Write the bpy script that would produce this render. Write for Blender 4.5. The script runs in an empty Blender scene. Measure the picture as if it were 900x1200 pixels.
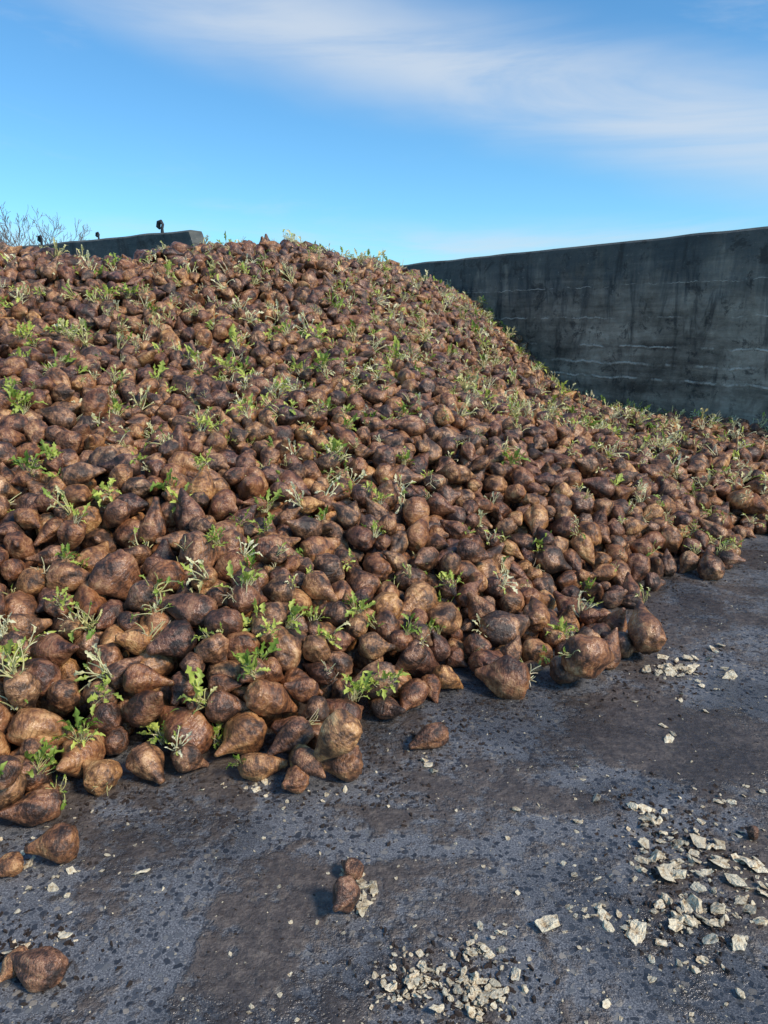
import bpy, bmesh, math, random
import numpy as np
from mathutils import Vector, Matrix, noise, Euler
random.seed(7); rng=np.random.default_rng(7)
S=bpy.context.scene
S.view_settings.view_transform='Standard'
S.view_settings.look='None'
S.view_settings.exposure=0

# ------------------------------------------------------------ camera
CAMZ=1.6; PITCH=math.radians(14.2); F=866.0
cam=bpy.data.cameras.new('camera'); camo=bpy.data.objects.new('camera',cam)
S.collection.objects.link(camo); S.camera=camo
camo.location=(0,0,CAMZ); camo.rotation_euler=(math.pi/2-PITCH,0,0)
cam.sensor_fit='VERTICAL'; cam.sensor_height=36; cam.lens=F/1200*36
cam.clip_end=3000; cam.clip_start=0.05
sp,cp=math.sin(PITCH),math.cos(PITCH)
def ray(px,py):
    v=(600-py)/F; u=(px-450)/F
    return (u,cp+v*sp,-sp+v*cp)
def gp(px,py,z=0.0):
    d=ray(px,py); t=(z-CAMZ)/d[2]; return (d[0]*t,d[1]*t)
def at(px,py,t,dz=0.0):
    d=ray(px,py); return (d[0]*t,d[1]*t,CAMZ+d[2]*t+dz)

# ------------------------------------------------------------ node helpers
def newmat(name):
    m=bpy.data.materials.new(name); m.use_nodes=True
    nt=m.node_tree; b=nt.nodes['Principled BSDF']; return m,nt,b
class NB:
    def __init__(s,nt): s.nt=nt
    def n(s,t,**k):
        x=s.nt.nodes.new(t)
        for a,b in k.items(): setattr(x,a,b)
        return x
    def l(s,a,b): s.nt.links.new(a,b)
    def setin(s,sock,v):
        if isinstance(v,bpy.types.NodeSocket): s.l(v,sock)
        else: sock.default_value=v
    def math(s,op,a,b=0.0,c=0.0,clamp=False):
        x=s.n('ShaderNodeMath',operation=op); x.use_clamp=clamp
        s.setin(x.inputs[0],a); s.setin(x.inputs[1],b); s.setin(x.inputs[2],c); return x.outputs[0]
    def mix(s,f,a,b,mode='MIX'):
        x=s.n('ShaderNodeMix',data_type='RGBA',blend_type=mode)
        s.setin(x.inputs[0],f)
        s.setin(x.inputs[6],a if isinstance(a,bpy.types.NodeSocket) else (*a,1)); s.setin(x.inputs[7],b if isinstance(b,bpy.types.NodeSocket) else (*b,1))
        return x.outputs[2]
    def noise(s,vec,scale,detail=5,rough=.55,dist=0,w=None,color=False):
        x=s.n('ShaderNodeTexNoise'); 
        if w is not None: x.noise_dimensions='4D'; s.setin(x.inputs['W'],w)
        s.l(vec,x.inputs['Vector']); x.inputs['Scale'].default_value=scale
        x.inputs['Detail'].default_value=detail; x.inputs['Roughness'].default_value=rough
        x.inputs['Distortion'].default_value=dist
        return x.outputs['Color' if color else 'Fac']
    def ramp(s,f,stops):
        x=s.n('ShaderNodeValToRGB'); s.l(f,x.inputs[0]); r=x.color_ramp
        while len(r.elements)<len(stops): r.elements.new(.5)
        for e,(p,c) in zip(r.elements,stops):
            e.position=p; e.color=(*c,1) if len(c)==3 else c
        return x.outputs[0]
    def rng(s,f,a,b,c=0.0,d=1.0,smooth=True):
        x=s.n('ShaderNodeMapRange'); x.interpolation_type='SMOOTHSTEP' if smooth else 'LINEAR'
        s.setin(x.inputs[0],f); 
        for i,v in enumerate((a,b,c,d)): x.inputs[i+1].default_value=v
        return x.outputs[0]
    def bump(s,h,strength,dist,normal=None):
        x=s.n('ShaderNodeBump'); x.inputs['Strength'].default_value=strength; x.inputs['Distance'].default_value=dist
        s.l(h,x.inputs['Height'])
        if normal is not None: s.l(normal,x.inputs['Normal'])
        return x.outputs[0]
    def mapping(s,vec,scale=(1,1,1),loc=(0,0,0),rot=(0,0,0)):
        x=s.n('ShaderNodeMapping'); s.l(vec,x.inputs[0])
        x.inputs['Scale'].default_value=scale; x.inputs['Location'].default_value=loc; x.inputs['Rotation'].default_value=rot
        return x.outputs[0]

# ------------------------------------------------------------ materials
def beet_material():
    m,nt,b=newmat('sugar_beet_skin'); N=NB(nt)
    co=N.n('ShaderNodeTexCoord').outputs['Object']; oi=N.n('ShaderNodeObjectInfo'); r=oi.outputs['Random']
    off=N.n('ShaderNodeVectorMath',operation='ADD'); N.l(co,off.inputs[0])
    cx_=N.n('ShaderNodeCombineXYZ'); N.l(N.math('MULTIPLY',r,57.0),cx_.inputs[0]); N.l(N.math('MULTIPLY',r,31.0),cx_.inputs[1]); N.l(cx_.outputs[0],off.inputs[1])
    q=off.outputs[0]
    n1=N.noise(q,15,4,.62,.5); n2=N.noise(q,80,3,.68)
    rings=N.noise(N.mapping(q,(28,28,130)),1.0,1,.5)
    f=N.math('ADD',N.math('MULTIPLY',n1,.74),N.math('MULTIPLY',n2,.26))
    r2=N.math('FRACT',N.math('MULTIPLY',r,17.31))
    f=N.math('ADD',f,N.math('MULTIPLY',N.math('SUBTRACT',r2,.5),.09))
    c=N.ramp(f,[(.37,(.026,.014,.009)),(.44,(.085,.040,.021)),(.49,(.20,.088,.042)),(.55,(.36,.165,.075)),(.65,(.62,.35,.17))])
    c=N.mix(N.rng(rings,.54,.72,0,.5),c,(.05,.026,.016))
    r3=N.math('FRACT',N.math('MULTIPLY',r,7.77))
    hs=N.n('ShaderNodeHueSaturation'); N.l(c,hs.inputs['Color'])
    N.l(N.rng(r3,0,1,.490,.508,False),hs.inputs['Hue']); N.l(N.rng(r2,0,1,.92,1.08,False),hs.inputs['Saturation'])
    N.l(N.rng(r3,0,1,.70,1.28,False),hs.inputs['Value'])
    N.l(hs.outputs[0],b.inputs['Base Color'])
    N.l(N.rng(n1,.38,.6,.52,.25),b.inputs['Roughness'])
    b.inputs['Specular IOR Level'].default_value=.6
    h=N.math('ADD',N.math('MULTIPLY',n2,1.1),N.math('ADD',N.math('MULTIPLY',rings,.5),N.math('MULTIPLY',n1,.8)))
    N.l(N.bump(h,.8,.008),b.inputs['Normal'])
    return m
MB=beet_material()

def flesh_mat():
    m,nt,b=newmat('beet_flesh_chip'); N=NB(nt)
    co=N.n('ShaderNodeTexCoord').outputs['Object']; r=N.n('ShaderNodeObjectInfo').outputs['Random']
    n=N.noise(co,1.6,4,.7,0,N.math('MULTIPLY',r,31.0))
    c=N.ramp(n,[(.33,(.22,.12,.06)),(.41,(.64,.47,.27)),(.53,(.93,.80,.56))])
    hs=N.n('ShaderNodeHueSaturation'); N.l(c,hs.inputs['Color']); N.l(N.rng(r,0,1,.55,1.04,False),hs.inputs['Value'])
    N.l(hs.outputs[0],b.inputs['Base Color']); b.inputs['Roughness'].default_value=.6
    N.l(N.bump(n,.4,.2),b.inputs['Normal']); return m
MC=flesh_mat()
def soil_mat(name='wet_soil',k=1.0):
    m,nt,b=newmat(name); N=NB(nt)
    co=N.n('ShaderNodeTexCoord').outputs['Object']
    n=N.noise(co,25,4,.65)
    N.l(N.ramp(n,[(.3,(.018*k,.012*k,.009*k)),(.7,(.07*k,.043*k,.03*k))]),b.inputs['Base Color'])
    b.inputs['Roughness'].default_value=.75; N.l(N.bump(n,1,.03),b.inputs['Normal']); return m
MS=soil_mat(); MCR=soil_mat('mud_crumb',2.4)
def leaf_mat(name,c0,c1,trans=.3):
    m,nt,b=newmat(name); N=NB(nt)
    co=N.n('ShaderNodeTexCoord').outputs['Object']; r=N.n('ShaderNodeObjectInfo').outputs['Random']
    n=N.noise(co,18,2,.6)
    f=N.math('ADD',N.math('MULTIPLY',n,.6),N.math('MULTIPLY',r,.5))
    c=N.ramp(f,[(.3,c0),(.75,c1)]); N.l(c,b.inputs['Base Color']); b.inputs['Roughness'].default_value=.5
    tr=N.n('ShaderNodeBsdfTranslucent'); N.l(c,tr.inputs[0])
    mx=N.n('ShaderNodeMixShader'); mx.inputs[0].default_value=trans
    N.l(b.outputs[0],mx.inputs[1]); N.l(tr.outputs[0],mx.inputs[2])
    N.l(mx.outputs[0],nt.nodes['Material Output'].inputs[0]); return m
ML=leaf_mat('green_beet_leaf',(.20,.32,.04),(.66,.72,.15))
MP=leaf_mat('pale_beet_shoot',(.72,.66,.27),(.95,.90,.58))
MD=leaf_mat('withered_shoot',(.46,.36,.21),(.84,.72,.50))

def ground_mat():
    m,nt,b=newmat('wet_exposed_aggregate'); N=NB(nt)
    co=N.n('ShaderNodeTexCoord').outputs['Object']
    dn=N.noise(co,40,2,.5,color=True)
    off=N.n('ShaderNodeVectorMath',operation='MULTIPLY_ADD'); N.l(dn,off.inputs[0]); off.inputs[1].default_value=(.026,.026,0); N.l(co,off.inputs[2])
    v=N.n('ShaderNodeTexVoronoi',feature='F1'); N.l(off.outputs[0],v.inputs['Vector']); v.inputs['Scale'].default_value=56
    v.inputs['Randomness'].default_value=1
    sep=N.n('ShaderNodeSeparateColor'); N.l(v.outputs['Color'],sep.inputs[0])
    stone=N.ramp(sep.outputs[0],[(0,(.026,.029,.036)),(.4,(.05,.055,.065)),(.60,(.095,.10,.11)),(.8,(.19,.185,.175)),(1,(.33,.28,.22))])
    rad=N.math('MULTIPLY',N.math('ADD',sep.outputs[1],.30),.55)
    sm=N.rng(N.math('SUBTRACT',rad,v.outputs['Distance']),0.0,.12)
    fine=N.noise(co,190,3,.8)
    matrix=N.ramp(fine,[(.34,(.05,.051,.056)),(.5,(.135,.135,.142)),(.66,(.34,.335,.33))])
    c=N.mix(sm,matrix,stone)
    big=N.noise(co,1.2,5,.64,.8); med=N.noise(co,5,5,.68,.4); sml=N.noise(co,26,4,.7)
    mudf=N.math('ADD',N.math('MULTIPLY',big,.62),N.math('ADD',N.math('MULTIPLY',med,.3),N.math('MULTIPLY',sml,.20)))
    mud=N.rng(mudf,.525,.60)
    mudc=N.ramp(sml,[(.3,(.034,.024,.018)),(.5,(.085,.061,.046)),(.7,(.19,.145,.11))])
    c=N.mix(N.math('MULTIPLY',mud,.86),c,mudc)
    spots=N.rng(N.noise(co,13,4,.75,.6),.58,.66)
    c=N.mix(N.math('MULTIPLY',spots,.65),c,(.06,.044,.033))
    wet=N.rng(N.noise(N.mapping(co,loc=(3,7,0)),1.1,5,.65,.5),.46,.58)
    c=N.mix(N.math('MULTIPLY',wet,.45),c,(.02,.021,.023))
    N.l(c,b.inputs['Base Color'])
    ro=N.math('SUBTRACT',N.rng(fine,.3,.7,.36,.62),N.math('MULTIPLY',wet,.26))
    N.l(ro,b.inputs['Roughness']); b.inputs['Specular IOR Level'].default_value=.65
    h=N.math('ADD',N.math('MULTIPLY',sm,.22),N.math('ADD',N.math('MULTIPLY',fine,.42),N.math('MULTIPLY',N.math('MULTIPLY',sml,mud),2.4)))
    h=N.math('ADD',h,N.math('MULTIPLY',med,1.2))
    N.l(N.bump(h,.65,.008),b.inputs['Normal']); return m

def wall_mat():
    m,nt,b=newmat('weathered_concrete'); N=NB(nt)
    co=N.n('ShaderNodeTexCoord').outputs['Object']
    sx=N.n('ShaderNodeSeparateXYZ'); N.l(co,sx.inputs[0]); X,Z=sx.outputs[0],sx.outputs[2]
    big=N.noise(co,.8,5,.65,.4); med=N.noise(co,5,6,.7,.3); fine=N.noise(co,60,3,.7)
    streak=N.noise(N.mapping(co,(2.0,1,.35)),1.5,5,.7,.5)
    hz=N.noise(N.mapping(co,(.5,1,4.0)),1.4,5,.65,.5)
    f=N.math('ADD',N.math('MULTIPLY',big,.35),N.math('ADD',N.math('MULTIPLY',med,.3),N.math('MULTIPLY',hz,.37)))
    c=N.ramp(f,[(.41,(.11,.092,.068)),(.5,(.27,.23,.17)),(.57,(.44,.375,.28)),(.66,(.66,.57,.43))])
    zt=N.rng(N.math('ADD',Z,N.math('MULTIPLY',N.math('SUBTRACT',N.math('ADD',streak,N.math('MULTIPLY',med,.5)),.75),2.2)),1.65,2.55)
    c=N.mix(N.math('MULTIPLY',zt,.82),c,(.052,.068,.072))
    c=N.mix(N.math('MULTIPLY',N.rng(streak,.52,.66),.70),c,(.037,.034,.030))
    sp_=N.rng(N.noise(co,14,5,.8),.60,.68)
    c=N.mix(N.math('MULTIPLY',sp_,.5),c,(.46,.41,.33))
    dk=N.rng(N.noise(N.mapping(co,loc=(5,0,3)),3,6,.8,.5),.53,.63)
    c=N.mix(N.math('MULTIPLY',dk,.75),c,(.042,.038,.033))
    wob=N.math('MULTIPLY',N.math('SUBTRACT',N.noise(N.mapping(co,(1,1,0)),2.2,6,.7),.5),.18)
    tot=None
    for z0,th,sd in ((1.72,.014,1),(1.33,.018,4),(1.10,.022,9),(.90,.022,14),(2.15,.007,19)):
        d=N.math('ABSOLUTE',N.math('SUBTRACT',N.math('ADD',Z,wob),z0))
        ln=N.rng(d,th*.3,th,1,0)
        br=N.rng(N.noise(N.mapping(co,(1,1,0),(sd,sd*2,0)),1.1,5,.7),.44,.55)
        ln=N.math('MULTIPLY',ln,br); tot=ln if tot is None else N.math('MAXIMUM',tot,ln)
    tot=N.math('MULTIPLY',tot,N.rng(med,.38,.55,.3,1))
    c=N.mix(N.math('MULTIPLY',tot,.85),c,(.80,.72,.58))
    N.l(c,b.inputs['Base Color']); b.inputs['Roughness'].default_value=.85
    h=N.math('ADD',N.math('MULTIPLY',med,1.0),N.math('ADD',N.math('MULTIPLY',fine,.25),N.math('MULTIPLY',tot,.4)))
    N.l(N.bump(h,.8,.03),b.inputs['Normal']); return m
MW=wall_mat()

def simple(name,col,rough=.6,metal=0,ns=8,var=.4):
    m,nt,b=newmat(name); N=NB(nt); co=N.n('ShaderNodeTexCoord').outputs['Object']
    n=N.noise(co,ns,6,.65); lo=tuple(x*(1-var) for x in col); hi=tuple(min(1,x*(1+var)) for x in col)
    N.l(N.ramp(n,[(.3,lo),(.7,hi)]),b.inputs['Base Color']); b.inputs['Roughness'].default_value=rough; b.inputs['Metallic'].default_value=metal
    N.l(N.bump(n,.3,.01),b.inputs['Normal']); return m

def link(o,parent=None):
    S.collection.objects.link(o)
    if parent: o.parent=parent
    return o
def mesh_obj(name,verts,faces,mats,mi=None,smooth=False):
    me=bpy.data.meshes.new(name); me.from_pydata(verts,[],faces)
    for m in (mats if isinstance(mats,(list,tuple)) else [mats]): me.materials.append(m)
    if mi is not None: me.polygons.foreach_set('material_index',mi)
    if smooth: me.polygons.foreach_set('use_smooth',[True]*len(faces))
    me.update(); return bpy.data.objects.new(name,me)

# ------------------------------------------------------------ ground
g=link(mesh_obj('ground',[(-600,-600,0),(600,-600,0),(600,900,0),(-600,900,0)],[(0,1,2,3)],ground_mat()))

# ------------------------------------------------------------ pile height field (thin-plate spline)
toe_px=[(0,972),(60,930),(150,920),(290,908),(400,910),(440,868),(510,850),(545,815),(620,795),(700,790),(742,760),(745,690),(820,668),(895,632)]
toe=[gp(*p) for p in toe_px]
ctrl=[(x,y,0.0) for x,y in toe]
ctrl+=[(-2.2,1.75,0),(-3.4,1.5,0),(-5,1.3,0),(4.3,5.9,.0),(5.6,6.0,.0),(7,5.6,0)]
ctrl+=[(-4,0,-.9),(-1.2,1.1,-.7),(0,1.2,-.7),(1.2,2.1,-.7),(2.6,3.4,-.7),(4.5,4.6,-.6)]
for px,py,t in [(100,800,2.9),(100,650,3.5),(100,500,4.6),(100,400,6.0),(10,650,3.4),(10,500,4.4),(10,390,6.0),
                (300,780,2.95),(300,700,3.35),(300,550,4.4),(300,450,5.9),(300,370,7.0),
                (500,730,3.5),(500,550,4.9),(500,450,6.5),(480,370,8.8),(450,313,11.4),
                (350,288,9.0),(290,283,8.5),(200,295,8.2),(100,299,8.0),(0,298,8.2),(410,298,10.0),
                (640,700,4.15),(700,560,5.5),(800,520,7.0),(620,480,7.4),(600,400,10.6),
                (500,334,13.2),(560,352,12.2),(592,382,11.8),(645,438,11.0),(690,466,10.3),(760,486,9.6),(900,496,8.7)]:
    ctrl.append(at(px,py,t,-.03 if t<7 else (-.09 if t<10.2 else -.15)))
ctrl+=[(-4.5,11.4,.3),(-2.7,11.8,.5),(-7,11.5,.2),(-7,8,2.0),(-7,5,1.5),(-1.2,12,1.6),(-.5,14.5,1.4),(-3,14,-.3),(-7,14,-.3),(6,7.5,.35),(7.2,6.2,.2)]
C=np.array(ctrl); P=C[:,:2]; Zc=C[:,2]
def U(r2): return .5*r2*np.log(r2+1e-12)
n=len(P); K=U(((P[:,None]-P[None])**2).sum(-1))+np.eye(n)*.02
Q=np.hstack([np.ones((n,1)),P]); A=np.zeros((n+3,n+3)); A[:n,:n]=K; A[:n,n:]=Q; A[n:,:n]=Q.T
Wt=np.linalg.solve(A,np.concatenate([Zc,np.zeros(3)]))
RES=.015; X0,X1,Y0,Y1=-7.2,7.5,1.2,15.2
nx=int((X1-X0)/RES)+1; ny=int((Y1-Y0)/RES)+1
cx=np.linspace(X0,X1,150); cy=np.linspace(Y0,Y1,143)
gx,gy=np.meshgrid(cx,cy,indexing='ij'); flat=np.stack([gx.ravel(),gy.ravel()],1)
r2=((flat[:,None]-P[None])**2).sum(-1); Tc=(U(r2)@Wt[:n]+Wt[n]+flat@Wt[n+1:]).reshape(gx.shape)
for i in range(Tc.shape[0]):
    for j in range(Tc.shape[1]):
        Tc[i,j]+=.10*noise.noise((cx[i]*1.3,cy[j]*1.3,3.3))+.07*noise.noise((cx[i]*3,cy[j]*3,8.3))
Tc=np.clip(Tc,-.9,2.75)
def bil(a,x,y):
    fx=(x-X0)/(X1-X0)*(a.shape[0]-1); fy=(y-Y0)/(Y1-Y0)*(a.shape[1]-1)
    i=np.clip(fx.astype(int),0,a.shape[0]-2); j=np.clip(fy.astype(int),0,a.shape[1]-2); fx=fx-i; fy=fy-j
    return a[i,j]*(1-fx)*(1-fy)+a[i+1,j]*fx*(1-fy)+a[i,j+1]*(1-fx)*fy+a[i+1,j+1]*fx*fy
xs=X0+np.arange(nx)*RES; ys=Y0+np.arange(ny)*RES
XX,YY=np.meshgrid(xs,ys,indexing='ij')
T=bil(Tc,XX.ravel(),YY.ravel()).reshape(nx,ny)
WA=np.array([.56,14.4]); WB=np.array([4.5,9.0]); wd=(WB-WA)/np.linalg.norm(WB-WA); wn=np.array([wd[1],-wd[0]])
if wn@(np.array([0,0])-WA)<0: wn=-wn
wallside=(XX-WA[0])*wn[0]+(YY-WA[1])*wn[1]
H=np.maximum(0,T-.26)
H[wallside<0.0]=50
# ------------------------------------------------------------ beet variants
def beet_mesh(i):
    rr=random.Random(100+i)
    a=rr.uniform(.082,.114); b_=rr.uniform(.053,.065)
    if i%5==3: a=rr.uniform(.064,.074); b_=rr.uniform(.054,.061)
    bm=bmesh.new(); bmesh.ops.create_icosphere(bm,subdivisions=4,radius=1)
    sd=Vector((i*7.1,i*3.3,i*1.7)); bend=rr.uniform(-.35,.35); ph=rr.uniform(0,6.28); cut=rr.uniform(-1.1,-.82); ov=rr.uniform(.85,1.13)
    fat=rr.uniform(.50,.72); tail=rr.uniform(.08,.62); crown=rr.uniform(.56,.78); base_r=rr.uniform(.35,.50)
    for v in bm.verts:
        c=v.co.copy(); t=(c.z+1)/2
        s=min(1,t/fat); s=s*s*(3-2*s); f=base_r+(1.07-base_r)*s
        z=c.z
        if z>crown: z=crown+(z-crown)*.40+.07*noise.noise(c*3.2+sd)+.035*noise.noise(c*7+sd)
        if t<.16: z-=tail*(.16-t)/.16*.5; 
        if z<cut-.14: z=cut-.14+(z-cut+.14)*.15
        x=c.x*f*ov; y=c.y*f/ov
        ang=math.atan2(c.y,c.x)
        env=min(1,max(0,1-abs(t-.42)*1.7))
        gro=(math.exp(-((math.sin(ang-ph))/.20)**2)*.13+.035*math.sin(ang*3+ph*2+c.z*2))*env
        k=1-gro+.20*noise.noise(c*1.3+sd)+.065*noise.noise(c*3.0+sd)+.025*noise.noise(c*8+sd)
        if t>.80: k+=.10*(abs(noise.noise(c*5+sd))*2-.3)
        x*=k;y*=k; x+=bend*(c.z*c.z)*.5
        if t<.25: x+=bend*(.25-t)*2.0; y+=tail*.3*(.25-t)
        v.co=Vector((x*b_*1.03,y*b_*1.03,z*a*1.05))
    me=bpy.data.meshes.new('sugar_beet'); bm.to_mesh(me); bm.free()
    me.polygons.foreach_set('use_smooth',[True]*len(me.polygons)); me.materials.append(MB)
    return me,a,b_
NV=20
BEETS=[beet_mesh(i) for i in range(NV)]
bcol=bpy.data.collections.new('sugar_beet_variants')
for i,(me,a,b_) in enumerate(BEETS):
    bcol.objects.link(bpy.data.objects.new('sugar_beet_shape_%02d'%i,me))

# ------------------------------------------------------------ drop packing on a height map
HW=10
ox=np.arange(-HW,HW+1)*RES; OX,OY=np.meshgrid(ox,ox,indexing='ij')
pos=[];rot=[];scl=[];vid=[]
def view_ok(x,y):
    return abs(x)<.58*y+1.0
def rand_R():
    az=random.uniform(0,2*math.pi)
    tilt=random.gauss(0,.38) if random.random()<.75 else random.uniform(-1.4,1.4)
    d=Vector((math.cos(az)*math.cos(tilt),math.sin(az)*math.cos(tilt),math.sin(tilt)))
    q=Vector((0,0,1)).rotation_difference(d).to_matrix()
    return q@Matrix.Rotation(random.uniform(0,6.28),3,'Z')
def drop(x,y,jit=.07,ncand=7,thresh=None):
    v=random.randrange(NV); me,a,b_=BEETS[v]; s=min(1.42,max(.56,random.gauss(1.05,.20)))
    R=rand_R(); r=np.array(R); sa=np.array([b_*s*.91,b_*s*.91,a*s*.86])
    Ai=r@np.diag(1/sa**2)@r.T
    A33=Ai[2,2]; B=Ai[0,2]*OX+Ai[1,2]*OY; Cc=Ai[0,0]*OX**2+2*Ai[0,1]*OX*OY+Ai[1,1]*OY**2-1
    D=B*B-A33*Cc; m=D>0; sq=np.sqrt(np.where(m,D,0)); lo=(-B-sq)/A33; hi=(-B+sq)/A33
    best=None
    for k in range(ncand):
        xx=x+(random.uniform(-jit,jit) if k else 0); yy=y+(random.uniform(-jit,jit) if k else 0)
        i=int(round((xx-X0)/RES)); j=int(round((yy-Y0)/RES))
        if i<HW or j<HW or i>=nx-HW or j>=ny-HW: continue
        w=H[i-HW:i+HW+1,j-HW:j+HW+1]
        z=(w-lo)[m].max()
        if best is None or z<best[0]: best=(z,i,j)
    if best is None: return False
    z,i,j=best
    if z>20: return False
    lim=T[i,j]+.035+random.uniform(-.02,.04) if thresh is None else thresh
    if z>lim: return False
    w=H[i-HW:i+HW+1,j-HW:j+HW+1]; w[m]=np.maximum(w[m],(z+hi)[m])
    pos.append((xs[i],ys[j],z)); e=R.to_euler(); rot.append((e.x,e.y,e.z)); scl.append(s); vid.append(v); return True
att=0
for it in range(130000):
    x=random.uniform(X0+.2,X1-.2); y=random.uniform(Y0+.2,Y1-.2)
    if not view_ok(x,y): continue
    i=int((x-X0)/RES); j=int((y-Y0)/RES); t=T[i,j]
    if t<.012 or wallside[i,j]<.05: continue
    if H[i,j]>t+.0+ (.03 if t<.1 else 0): continue
    att+=1; drop(x,y)
for px,py in [(735,752),(752,757),(668,785),(590,800),(505,862),(838,636),(850,655),(828,668),(10,950),(770,650),(795,655),(850,668),(800,640),(745,745),(712,770),(690,790),(360,905),(395,900)]:
    x,y=gp(px,py,.05); drop(x,y,.03,3,.2)
keep=[]
for k,(p,s) in enumerate(zip(pos,scl)):
    i=int(round((p[0]-X0)/RES)); j=int(round((p[1]-Y0)/RES)); 
    hh=H[i-5:i+6,j-5:j+6].min()
    if hh<p[2]+.10: keep.append(k)
NP0=len(pos)
pos=[pos[k] for k in keep];rot=[rot[k] for k in keep];scl=[scl[k] for k in keep];vid=[vid[k] for k in keep]
print('BEETS',NP0,'kept',len(pos))

def gn_inst(name,pts,rots,scales,vids,coll,parent=None):
    me=bpy.data.meshes.new(name); me.from_pydata([tuple(p) for p in pts],[],[])
    ar=me.attributes.new('rot','FLOAT_VECTOR','POINT'); ar.data.foreach_set('vector',np.array(rots,dtype=np.float32).ravel())
    sc=np.array(scales,dtype=np.float32); 
    if sc.ndim==1: sc=np.repeat(sc[:,None],3,1)
    a2=me.attributes.new('scl','FLOAT_VECTOR','POINT'); a2.data.foreach_set('vector',sc.ravel())
    a3=me.attributes.new('vid','INT','POINT'); a3.data.foreach_set('value',np.array(vids,dtype=np.int32))
    o=bpy.data.objects.new(name,me); link(o,parent)
    ng=bpy.data.node_groups.new(name+'_scatter','GeometryNodeTree')
    ng.interface.new_socket('Geometry',in_out='INPUT',socket_type='NodeSocketGeometry')
    ng.interface.new_socket('Geometry',in_out='OUTPUT',socket_type='NodeSocketGeometry')
    N=NB(ng); gi=N.n('NodeGroupInput'); go=N.n('NodeGroupOutput'); ip=N.n('GeometryNodeInstanceOnPoints')
    ci=N.n('GeometryNodeCollectionInfo'); ci.inputs['Collection'].default_value=coll
    ci.inputs['Separate Children'].default_value=True; ci.inputs['Reset Children'].default_value=True
    def na(nm,ty):
        x=N.n('GeometryNodeInputNamedAttribute',data_type=ty); x.inputs['Name'].default_value=nm; return x.outputs['Attribute']
    N.l(gi.outputs[0],ip.inputs['Points']); N.l(ci.outputs[0],ip.inputs['Instance']); ip.inputs['Pick Instance'].default_value=True
    N.l(na('vid','INT'),ip.inputs['Instance Index']); N.l(na('rot','FLOAT_VECTOR'),ip.inputs['Rotation']); N.l(na('scl','FLOAT_VECTOR'),ip.inputs['Scale'])
    N.l(ip.outputs[0],go.inputs[0])
    md=o.modifiers.new('scatter','NODES'); md.node_group=ng; return o
pile=gn_inst('sugar_beet_pile',pos,rot,scl,vid,bcol)
st=5; TT=T[::st,::st]; WS=wallside[::st,::st]; a_,b_n=TT.shape; xs2=xs[::st]; ys2=ys[::st]
vs=[(xs2[i],ys2[j],TT[i,j]-.19) for i in range(a_) for j in range(b_n)]
fs=[]
for i in range(a_-1):
    for j in range(b_n-1):
        if TT[i:i+2,j:j+2].max()>.12 and WS[i:i+2,j:j+2].min()>0:
            q=i*b_n+j; fs.append((q,q+b_n,q+b_n+1,q+1))
link(mesh_obj('soil_core',vs,fs,MS,smooth=True),pile)

# ------------------------------------------------------------ sprouts
def ribbon(V,Fc,M,p,d,length,w,mi,kind):
    segs=6; pts=[]; cur=Vector(p); dr=Vector(d).normalized(); droop=random.uniform(-.3,.12); tw=Vector((random.uniform(-1,1),random.uniform(-1,1),random.uniform(-.6,.6)))*(.16 if kind=='g' else .36)
    for k in range(segs+1):
        pts.append((cur.copy(),dr.copy())); cur+=dr*length/segs; dr=(dr+Vector((0,0,droop))*.5+tw*.6).normalized()
    base=len(V)
    for k,(c,dd) in enumerate(pts):
        side=dd.cross(Vector((0,0,1))); 
        if side.length<.1: side=Vector((1,0,0))
        side.normalize(); nn=side.cross(dd).normalized(); ww=w*(1-.5*k/segs)
        for q in range(3):
            an=q*2.094; V.append(c+side*math.cos(an)*ww+nn*math.sin(an)*ww)
    for k in range(segs):
        for q in range(3):
            a=base+k*3+q; b=base+k*3+(q+1)%3; Fc.append((a,b,b+3,a+3)); M.append(mi[0])
    if kind=='s': return
    c,dd=pts[-1]; L=length*random.uniform(.5,1.0)*(1 if kind=='g' else .55); Wd=L*random.uniform(.14,.25); n_=8
    side=dd.cross(Vector((0,0,1))); 
    if side.length<.1: side=Vector((1,0,0))
    side.normalize(); ph=random.uniform(0,6); base=len(V); cur=pts[-2][0].copy(); curl=random.uniform(-.28,.14); sw=random.uniform(-.15,.15)
    for k in range(n_+1):
        t=k/n_; wv=Wd*(math.sin(math.pi*min(1,t*.93+.07))**.8)*(.8+.45*math.sin(ph+k*2.6))+.0008; nn=side.cross(dd).normalized()
        for q in (-1,-.5,0,.5,1):
            V.append(cur+side*q*wv+nn*(abs(q)*wv*.45+math.sin(ph+t*13+q*3)*wv*.4*abs(q)))
        cur=cur+dd*L/n_; dd=(dd+Vector((0,0,curl))+side*sw).normalized()
    for k in range(n_):
        for q in range(4):
            a=base+k*5+q; Fc.append((a,a+1,a+6,a+5)); M.append(mi[1])
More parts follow.
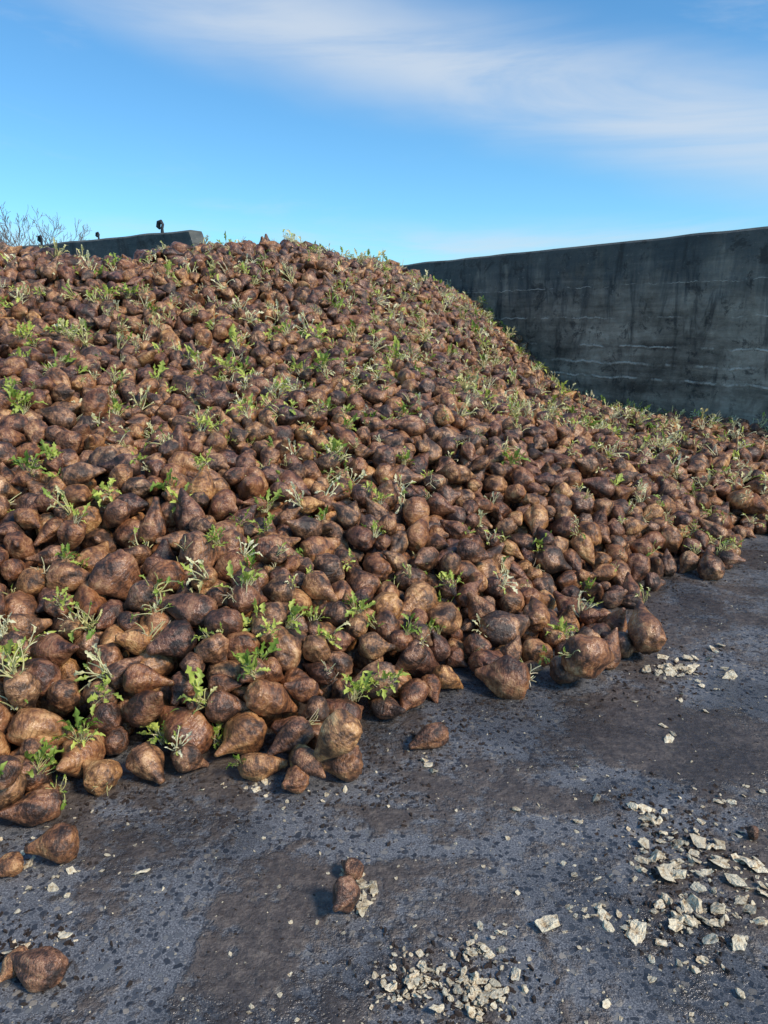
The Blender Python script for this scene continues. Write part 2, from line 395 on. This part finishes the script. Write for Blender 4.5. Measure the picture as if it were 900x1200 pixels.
def sprout(i,kind):
    random.seed(500+i); V=[];Fc=[];M=[]
    nst={'g':random.randint(8,14),'p':random.randint(8,13),'s':random.randint(6,11)}[kind]
    lean=Vector((random.uniform(-.5,.5),random.uniform(-.5,.5),0))
    gprob=random.choice((.3,.45,.65))
    for k in range(nst):
        az=random.uniform(0,6.28); sp_=random.uniform(.1,.8)*(1 if kind=='g' else 1.25)
        d=Vector((math.cos(az)*sp_,math.sin(az)*sp_,1))+lean; L=random.uniform(.035,.095)*(1.0 if kind=='g' else 1.2)
        w={'g':.0021,'p':.0038,'s':.0036}[kind]
        ribbon(V,Fc,M,(random.uniform(-.014,.014),random.uniform(-.014,.014),-.012),d,L,w,{'g':(1,0),'p':(1,0 if random.random()<gprob else 1),'s':(random.choice((1,2)),2)}[kind],kind)
    return mesh_obj('sprout_%02d'%i,V,Fc,[ML,MP,MD],M,True)
scol=bpy.data.collections.new('beet_sprout_variants')
kinds=['g']*7+['p']*8+['s']*6
for i,k in enumerate(kinds): scol.objects.link(sprout(i,k))
random.seed(21)
sp_p=[];sp_r=[];sp_s=[];sp_v=[]
for k,(p,rt,s,v) in enumerate(zip(pos,rot,scl,vid)):
    R=Euler(rt).to_matrix(); ax=R@Vector((0,0,1))
    i0=int(round((p[0]-X0)/RES)); j0=int(round((p[1]-Y0)/RES))
    if H[i0,j0]>p[2]+.095: continue
    if ax.z<-.5: continue
    a=BEETS[v][1]*s; tip=Vector(p)+ax*a*.74
    ii=int(round((tip.x-X0)/RES)); jj=int(round((tip.y-Y0)/RES))
    if not(0<=ii<nx and 0<=jj<ny): continue
    if H[ii,jj]>tip.z+.08 and H[ii,jj]<20: continue
    cl=.4+1.4*noise.noise((p[0]*1.1,p[1]*1.1,5))
    prob=.32+.32*max(0,cl)
    if p[1]>5.5: prob+=.10
    if p[1]>8: prob=.55+.2*max(0,cl) if p[0]<1.5 else .42
    if p[1]>7 and p[0]<-2.2: prob=.25
    if p[1]<4.2 and p[0]>-.2: prob*=.75
    if random.random()>prob: continue
    up=(ax*.5+Vector((0,0,1))+Vector((random.uniform(-.4,.4),random.uniform(-.8,.1),0))).normalized()
    q=Vector((0,0,1)).rotation_difference(up).to_matrix()@Matrix.Rotation(random.uniform(0,6.28),3,'Z'); e=q.to_euler()
    far=p[1]>6.0; rr=random.random()
    kd=('g' if rr<(.28 if not far else .18) else 'p' if rr<(.80 if not far else .74) else 's')
    idx=[n_ for n_,z in enumerate(kinds) if z==kd]
    sp_p.append(tip+Vector((0,0,.012))); sp_r.append((e.x,e.y,e.z)); sp_s.append((.5+.85*random.random()**1.4)*(1.3 if far else 1)); sp_v.append(random.choice(idx))
for px,py,s in [(45,910,1.3),(195,870,1.2),(20,480,1.4),(25,400,1.5),(255,640,1.2),(285,695,1.4),(380,435,1.6),(265,435,1.3),(125,600,1.2),(415,820,1.1),(450,805,1.1),(530,690,1.2),(135,490,1.4),(690,700,1.1),(255,872,1.0),(70,660,1.0),(400,535,1.2),(95,870,1.1),(175,370,1.5),(420,720,1.0),(790,482,1.5),(240,550,1.2),(600,545,1.1),(20,830,1.4),(100,735,1.2),(440,630,1.2),(235,500,1.3),(290,795,1.2),(410,585,1.1),(340,735,1.1),(60,545,1.3),(180,720,1.1),(30,770,1.2),(510,745,1.0),(660,750,1.0),(390,545,1.4),(310,600,1.1),(150,350,1.4),(330,460,1.3),(475,545,1.1)]:
    d=ray(px,py)
    for t in np.arange(2,12,.02):
        x,y,z=d[0]*t,d[1]*t,CAMZ+d[2]*t; i=int((x-X0)/RES); j=int((y-Y0)/RES)
        if 0<=i<nx and 0<=j<ny and H[i,j]>z and H[i,j]<20:
            for q in range(2):
                sp_p.append((x+random.uniform(-.02,.02),y,z+.01)); sp_r.append((random.uniform(0,.6),random.uniform(-.4,.4),random.uniform(0,6))); sp_s.append(s*random.uniform(.7,1.0)); sp_v.append(random.randrange(7) if (px,py) not in ((20,830),(100,735),(235,500),(30,770),(180,720),(390,545)) else random.randrange(7,15))
            break
print('SPROUTS',len(sp_p))
gn_inst('beet_leaf_sprouts',sp_p,sp_r,sp_s,sp_v,scol)

# ------------------------------------------------------------ chips and crumbs
def flake(i,thick,nv=18,wob=.16):
    random.seed(900+i); bm=bmesh.new()
    el=random.uniform(.35,1)
    for k in range(nv):
        an=random.uniform(0,6.28); r=random.uniform(.45,1); x=math.cos(an)*r; y=math.sin(an)*r*el
        bm.verts.new((x,y,random.uniform(-1,1)*thick+.22*thick*3*(x*x-.4)))
    bmesh.ops.convex_hull(bm,input=bm.verts)
    for v in [v for v in bm.verts if not v.link_faces]: bm.verts.remove(v)
    bmesh.ops.subdivide_edges(bm,edges=bm.edges,cuts=1,use_grid_fill=True)
    for v in bm.verts: v.co+=Vector([noise.noise(v.co*2.2+Vector((i,k*5,0)))*wob for k in range(3)])
    me=bpy.data.meshes.new('flake'); bm.to_mesh(me); bm.free(); return me
ccol=bpy.data.collections.new('beet_chip_variants')
for i in range(12):
    me=flake(i,.09 if i<9 else .38,18,.2); me.materials.append(MC); ccol.objects.link(bpy.data.objects.new('chip_%02d'%i,me))
kcol=bpy.data.collections.new('crumb_variants')
for i in range(6):
    me=flake(50+i,.6); me.materials.append(MCR); kcol.objects.link(bpy.data.objects.new('crumb_%02d'%i,me))
random.seed(5)
cpnt=[];cr=[];cs=[];cv=[]
def addchip(x,y,s,lift=0):
    i=int((x-X0)/RES); j=int((y-Y0)/RES)
    z=H[i,j] if 0<=i<nx and 0<=j<ny else 0
    if z>.02: return
    cpnt.append((x,y,s*.16+lift)); cr.append((random.gauss(0,.3),random.gauss(0,.3),random.uniform(0,6.28))); cs.append((s,s,s)); cv.append(random.randrange(12))
for px,py,sx,sy,nn,sc in [(800,1010,56,40,150,.024),(765,960,26,14,45,.020),(810,1080,44,24,65,.024),(880,1010,26,30,50,.021),(793,785,40,13,85,.027),(560,1170,24,24,170,.014),
    (490,1150,24,20,240,.010),(560,1115,20,12,60,.011),(735,1088,20,6,10,.027),(680,1068,16,10,22,.018),(425,1055,9,14,40,.020),(30,1120,30,14,34,.021),(40,1010,40,26,34,.014),(130,1010,60,30,20,.014),
    (790,820,20,8,8,.018),(790,855,12,6,4,.03),(515,932,4,4,2,.034),(163,1022,5,4,2,.03),(300,925,20,6,8,.017),(345,935,30,10,14,.019),(405,1018,14,10,16,.019),(510,890,14,10,10,.016),(708,1176,5,5,3,.025),(870,1060,24,14,30,.02),(690,905,30,12,12,.013),(850,940,34,24,22,.014),(50,1060,50,40,16,.011),(820,1130,30,12,20,.02),(330,915,60,12,20,.014),(640,1000,90,60,24,.009)]:
    for k in range(nn):
        f=random.choice((.35,.62,.8,1.1,1.6)); x,y=gp(random.gauss(px,sx*f),random.gauss(py,sy*f)); addchip(x,y,sc*(.16+random.random()**2.6*1.5),random.uniform(0,.010) if nn>50 else 0)
for k in range(1000):
    x,y=gp(random.uniform(-150,1050),random.uniform(640,1290)); addchip(x,y,random.choice((.002,.003,.004,.005,.009)))
gn_inst('beet_chips',cpnt,cr,cs,cv,ccol)
cpnt=[];cr=[];cs=[];cv=[]
for k in range(4200):
    if k<1700:
        q=random.randrange(len(toe)-1); f=random.random(); x=toe[q][0]*(1-f)+toe[q+1][0]*f+random.gauss(.05,.12); y=toe[q][1]*(1-f)+toe[q+1][1]*f-abs(random.gauss(0,.16)); s=random.choice((.003,.004,.006,.009,.012))
    elif k<3100:
        px,py=random.choice(((800,1010),(560,1160),(490,1150),(800,790),(780,960),(810,1080),(30,1120))); x,y=gp(random.gauss(px,42),random.gauss(py,24)); s=random.choice((.003,.005,.008,.012))
    else: x,y=gp(random.uniform(-150,1050),random.uniform(640,1290)); s=random.choice((.002,.003,.004,.006))
    addchip(x,y,s)
cv=[v%6 for v in cv]
gn_inst('mud_crumbs',cpnt,cr,cs,cv,kcol)

def loose(px,py,vi,s,az):
    me,a,b_=BEETS[vi]; x,y=gp(px,py,.03); o=bpy.data.objects.new('sugar_beet',me); link(o)
    o.rotation_euler=(math.pi/2+random.uniform(-.12,.05),0,az); o.scale=(s,s,s)
    R=Euler(o.rotation_euler).to_matrix(); mz=min((R@v.co).z for v in me.vertices)*s
    o.location=(x,y,-mz-.003)
loose(68,997,2,.92,1.75); loose(403,1057,3,.70,2.6); loose(412,1017,7,.45,.9); loose(45,1138,5,.74,1.3); loose(18,1128,1,.5,2.9); loose(882,972,3,.32,.4)
loose(8,1014,4,.5,2.2)

# ------------------------------------------------------------ walls
LW=16.0; start=WA-wd*4.0
def wall_mesh(name,LW,HT,NX,slope=0.0,thick=.32):
    bm=bmesh.new(); NZ=30; grid={}
    def X(i,z): return LW*i/NX-(slope*(1-z/HT)*(1-i/NX) if slope else 0)
    for i in range(NX+1):
        for k in range(NZ+1):
            z=HT*k/NZ; x=X(i,z)
            y=.012*noise.noise((x*.8,z*1.2,1))+.006*noise.noise((x*4,z*4,2))
            zz=z+(.016*noise.noise((x*1.5,0,4)) if k==NZ else 0)
            grid[i,k]=bm.verts.new((x,y,zz))
    for i in range(NX):
        for k in range(NZ): bm.faces.new((grid[i,k],grid[i+1,k],grid[i+1,k+1],grid[i,k+1]))
    prev=[grid[i,NZ] for i in range(NX+1)]; ends=[prev]
    for py_,pz in [(.04,HT+.03),(thick-.02,HT+.03),(thick,HT-.01),(thick,0)]:
        cur=[bm.verts.new((X(i,min(pz,HT)),py_,pz+(.016*noise.noise((LW*i/NX*1.5,0,4)) if pz>1 else 0))) for i in range(NX+1)]
        for i in range(NX): bm.faces.new((prev[i],prev[i+1],cur[i+1],cur[i]))
        prev=cur; ends.append(cur)
    for e in (0,NX):
        bm.faces.new([grid[e,k] for k in range(NZ+1)]+[c[e] for c in ends[1:]])
    bmesh.ops.recalc_face_normals(bm,faces=bm.faces)
    me=bpy.data.meshes.new(name); bm.to_mesh(me); bm.free(); me.materials.append(MW); return me
wall=link(bpy.data.objects.new('concrete_wall',wall_mesh('concrete_wall',LW,2.70,160))); wall.location=(start[0],start[1],-.02); wall.rotation_euler=(0,0,math.atan2(wd[1],wd[0]))

A_=at(221,269,11.1); zt=A_[2]
d2=ray(18,289); tt=(zt-CAMZ)/d2[2]; B_=(d2[0]*tt,d2[1]*tt)
dv=Vector((B_[0]-A_[0],B_[1]-A_[1],0)); L=dv.length
me=wall_mesh('concrete_wall_end',L,zt-.03,60,1.2,.28)
for v in me.vertices: v.co.y=-v.co.y
me.flip_normals()
w2=link(bpy.data.objects.new('concrete_wall',me)); w2.location=(A_[0],A_[1],0); w2.rotation_euler=(0,0,math.atan2(dv.y,dv.x))
RB=simple('rusty_dark_steel',(.03,.03,.032),.7)
def tube(nm,pts,rad,mat,parent):
    cu=bpy.data.curves.new(nm,'CURVE'); cu.dimensions='3D'; cu.bevel_depth=1; cu.bevel_resolution=2; cu.use_fill_caps=True
    s_=cu.splines.new('POLY'); s_.points.add(len(pts)-1)
    for q,(p,r) in enumerate(zip(pts,rad)): s_.points[q].co=(*p,1); s_.points[q].radius=r
    cu.materials.append(mat); o=bpy.data.objects.new(nm,cu); link(o,parent); return o
for k,(pxh,sc) in enumerate(((183,1.0),(108,.62),(40,.85))):
    d=ray(pxh,275)
    best=min(np.linspace(0,L,200),key=lambda q: abs((A_[0]+dv.x*q/L)/(A_[1]+dv.y*q/L)-d[0]/d[1]))
    hp=[(0,0,-.03),(.0,0,.07),(-.02,0,.12),(.015,0,.165),(.055,0,.155),(.07,0,.10),(.045,0,.07)]
    tube('lifting_hook_%d'%k,[(best+x*sc*1.2,-.13,zt+z*sc*1.1) for x,y,z in hp],[.03*sc,.022*sc,.022*sc,.03*sc,.036*sc,.036*sc,.02*sc],RB,w2)

# ------------------------------------------------------------ bare trees far left
BK=simple('bare_bark',(.22,.19,.17),.9)
def tree(x,y,h,seed):
    random.seed(seed); cu=bpy.data.curves.new('bare_tree','CURVE'); cu.dimensions='3D'; cu.bevel_depth=1; cu.bevel_resolution=0
    sp_l=[]
    def br(p,d,L,r,dep):
        n_=5; pts=[p.copy()]; c=p.copy()
        for k in range(n_):
            d=(d+Vector([random.gauss(0,.10) for _ in range(3)])+Vector((0,0,.08))).normalized(); c=c+d*L/n_; pts.append(c.copy())
            if dep<5 and k>(1 if dep==0 else 0) and random.random()<(.95 if dep<3 else .6):
                for q in range(2 if dep<2 else 1):
                    a=Vector([random.gauss(0,1) for _ in range(3)]); nd=(d*.9+a.normalized()*.6).normalized(); br(c,nd,L*random.uniform(.42,.62),r*(1-.5*k/n_)*.5,dep+1)
        sp_l.append((pts,r))
    br(Vector((0,0,-.05)),Vector((0,0,1)),h*.5,h*.014,0)
    top=max(p.z for pts,r in sp_l for p in pts); kx=h/top
    for pts,r in sp_l:
        s_=cu.splines.new('POLY'); s_.points.add(len(pts)-1)
        for q,pt in enumerate(pts): s_.points[q].co=(pt.x*kx,pt.y*kx,pt.z*kx,1); s_.points[q].radius=max(.006,r*(1-.6*q/5))
    cu.materials.append(BK); o=bpy.data.objects.new('bare_tree',cu); link(o); o.location=(x,y,0)
tree(-14.0,30,6.1,3); tree(-15.8,30.5,5.7,8); tree(-17.4,31,5.9,12)

# ------------------------------------------------------------ light and sky
EL=math.radians(41); AZ=math.radians(122)
sd=bpy.data.lights.new('sun','SUN'); so=bpy.data.objects.new('sun',sd); link(so)
sd.energy=3.6; sd.angle=math.radians(13); sd.color=(1,.88,.74)
dirv=Vector((math.sin(AZ)*math.cos(EL),math.cos(AZ)*math.cos(EL),math.sin(EL)))
so.rotation_euler=dirv.to_track_quat('Z','Y').to_euler(); so.location=(10,-10,20)
w=bpy.data.worlds.new('World'); S.world=w; w.use_nodes=True; nt=w.node_tree; N=NB(nt)
bg=nt.nodes['Background']; sky=N.n('ShaderNodeTexSky'); sky.sky_type='NISHITA'; sky.sun_disc=False
sky.sun_elevation=EL; sky.sun_rotation=AZ; sky.air_density=1.0; sky.dust_density=.3; sky.ozone_density=2.0
gen=N.n('ShaderNodeTexCoord').outputs['Generated']; sx=N.n('ShaderNodeSeparateXYZ'); N.l(gen,sx.inputs[0])
az=N.math('ARCTAN2',sx.outputs[0],sx.outputs[1]); el=N.math('ARCSINE',sx.outputs[2])
azd=N.math('MULTIPLY',az,57.2958); eld=N.math('MULTIPLY',el,57.2958)
cmb=N.n('ShaderNodeCombineXYZ'); N.l(azd,cmb.inputs[0]); N.l(eld,cmb.inputs[1])
wv=N.noise(N.mapping(cmb.outputs[0],(.02,.05,1),rot=(0,0,.25)),1.0,5,.6,.6)
fib=N.noise(N.mapping(cmb.outputs[0],(.03,.20,1),rot=(0,0,.22)),1.0,6,.6,.8)
line=N.math('SUBTRACT',20.9,N.math('MULTIPLY',N.math('ADD',azd,12.0),.245))
line=N.math('ADD',line,N.math('MULTIPLY',N.math('SUBTRACT',wv,.5),6.0))
dd=N.math('ABSOLUTE',N.math('SUBTRACT',eld,line))
band=N.rng(dd,.2,5.4,1,0)
band=N.math('MULTIPLY',band,N.rng(fib,.25,.62,.35,1))
lowc=N.math('MULTIPLY',N.rng(N.math('ABSOLUTE',N.math('SUBTRACT',eld,5.0)),0,3.0,1,0),N.rng(fib,.40,.64))
gen2=N.rng(N.noise(N.mapping(cmb.outputs[0],(.035,.12,1),loc=(3,9,0),rot=(0,0,.15)),1.0,6,.6,.8),.5,.75,0,.3)
cl=N.math('MAXIMUM',N.math('MAXIMUM',N.math('MULTIPLY',band,.78),N.math('MULTIPLY',lowc,.7)),gen2,clamp=True)
tint=N.mix(1.0,sky.outputs[0],(.58,1.03,1.25),'MULTIPLY')
c=N.mix(cl,tint,(4.7,5.2,5.8))
N.l(c,bg.inputs[0]); bg.inputs[1].default_value=.145
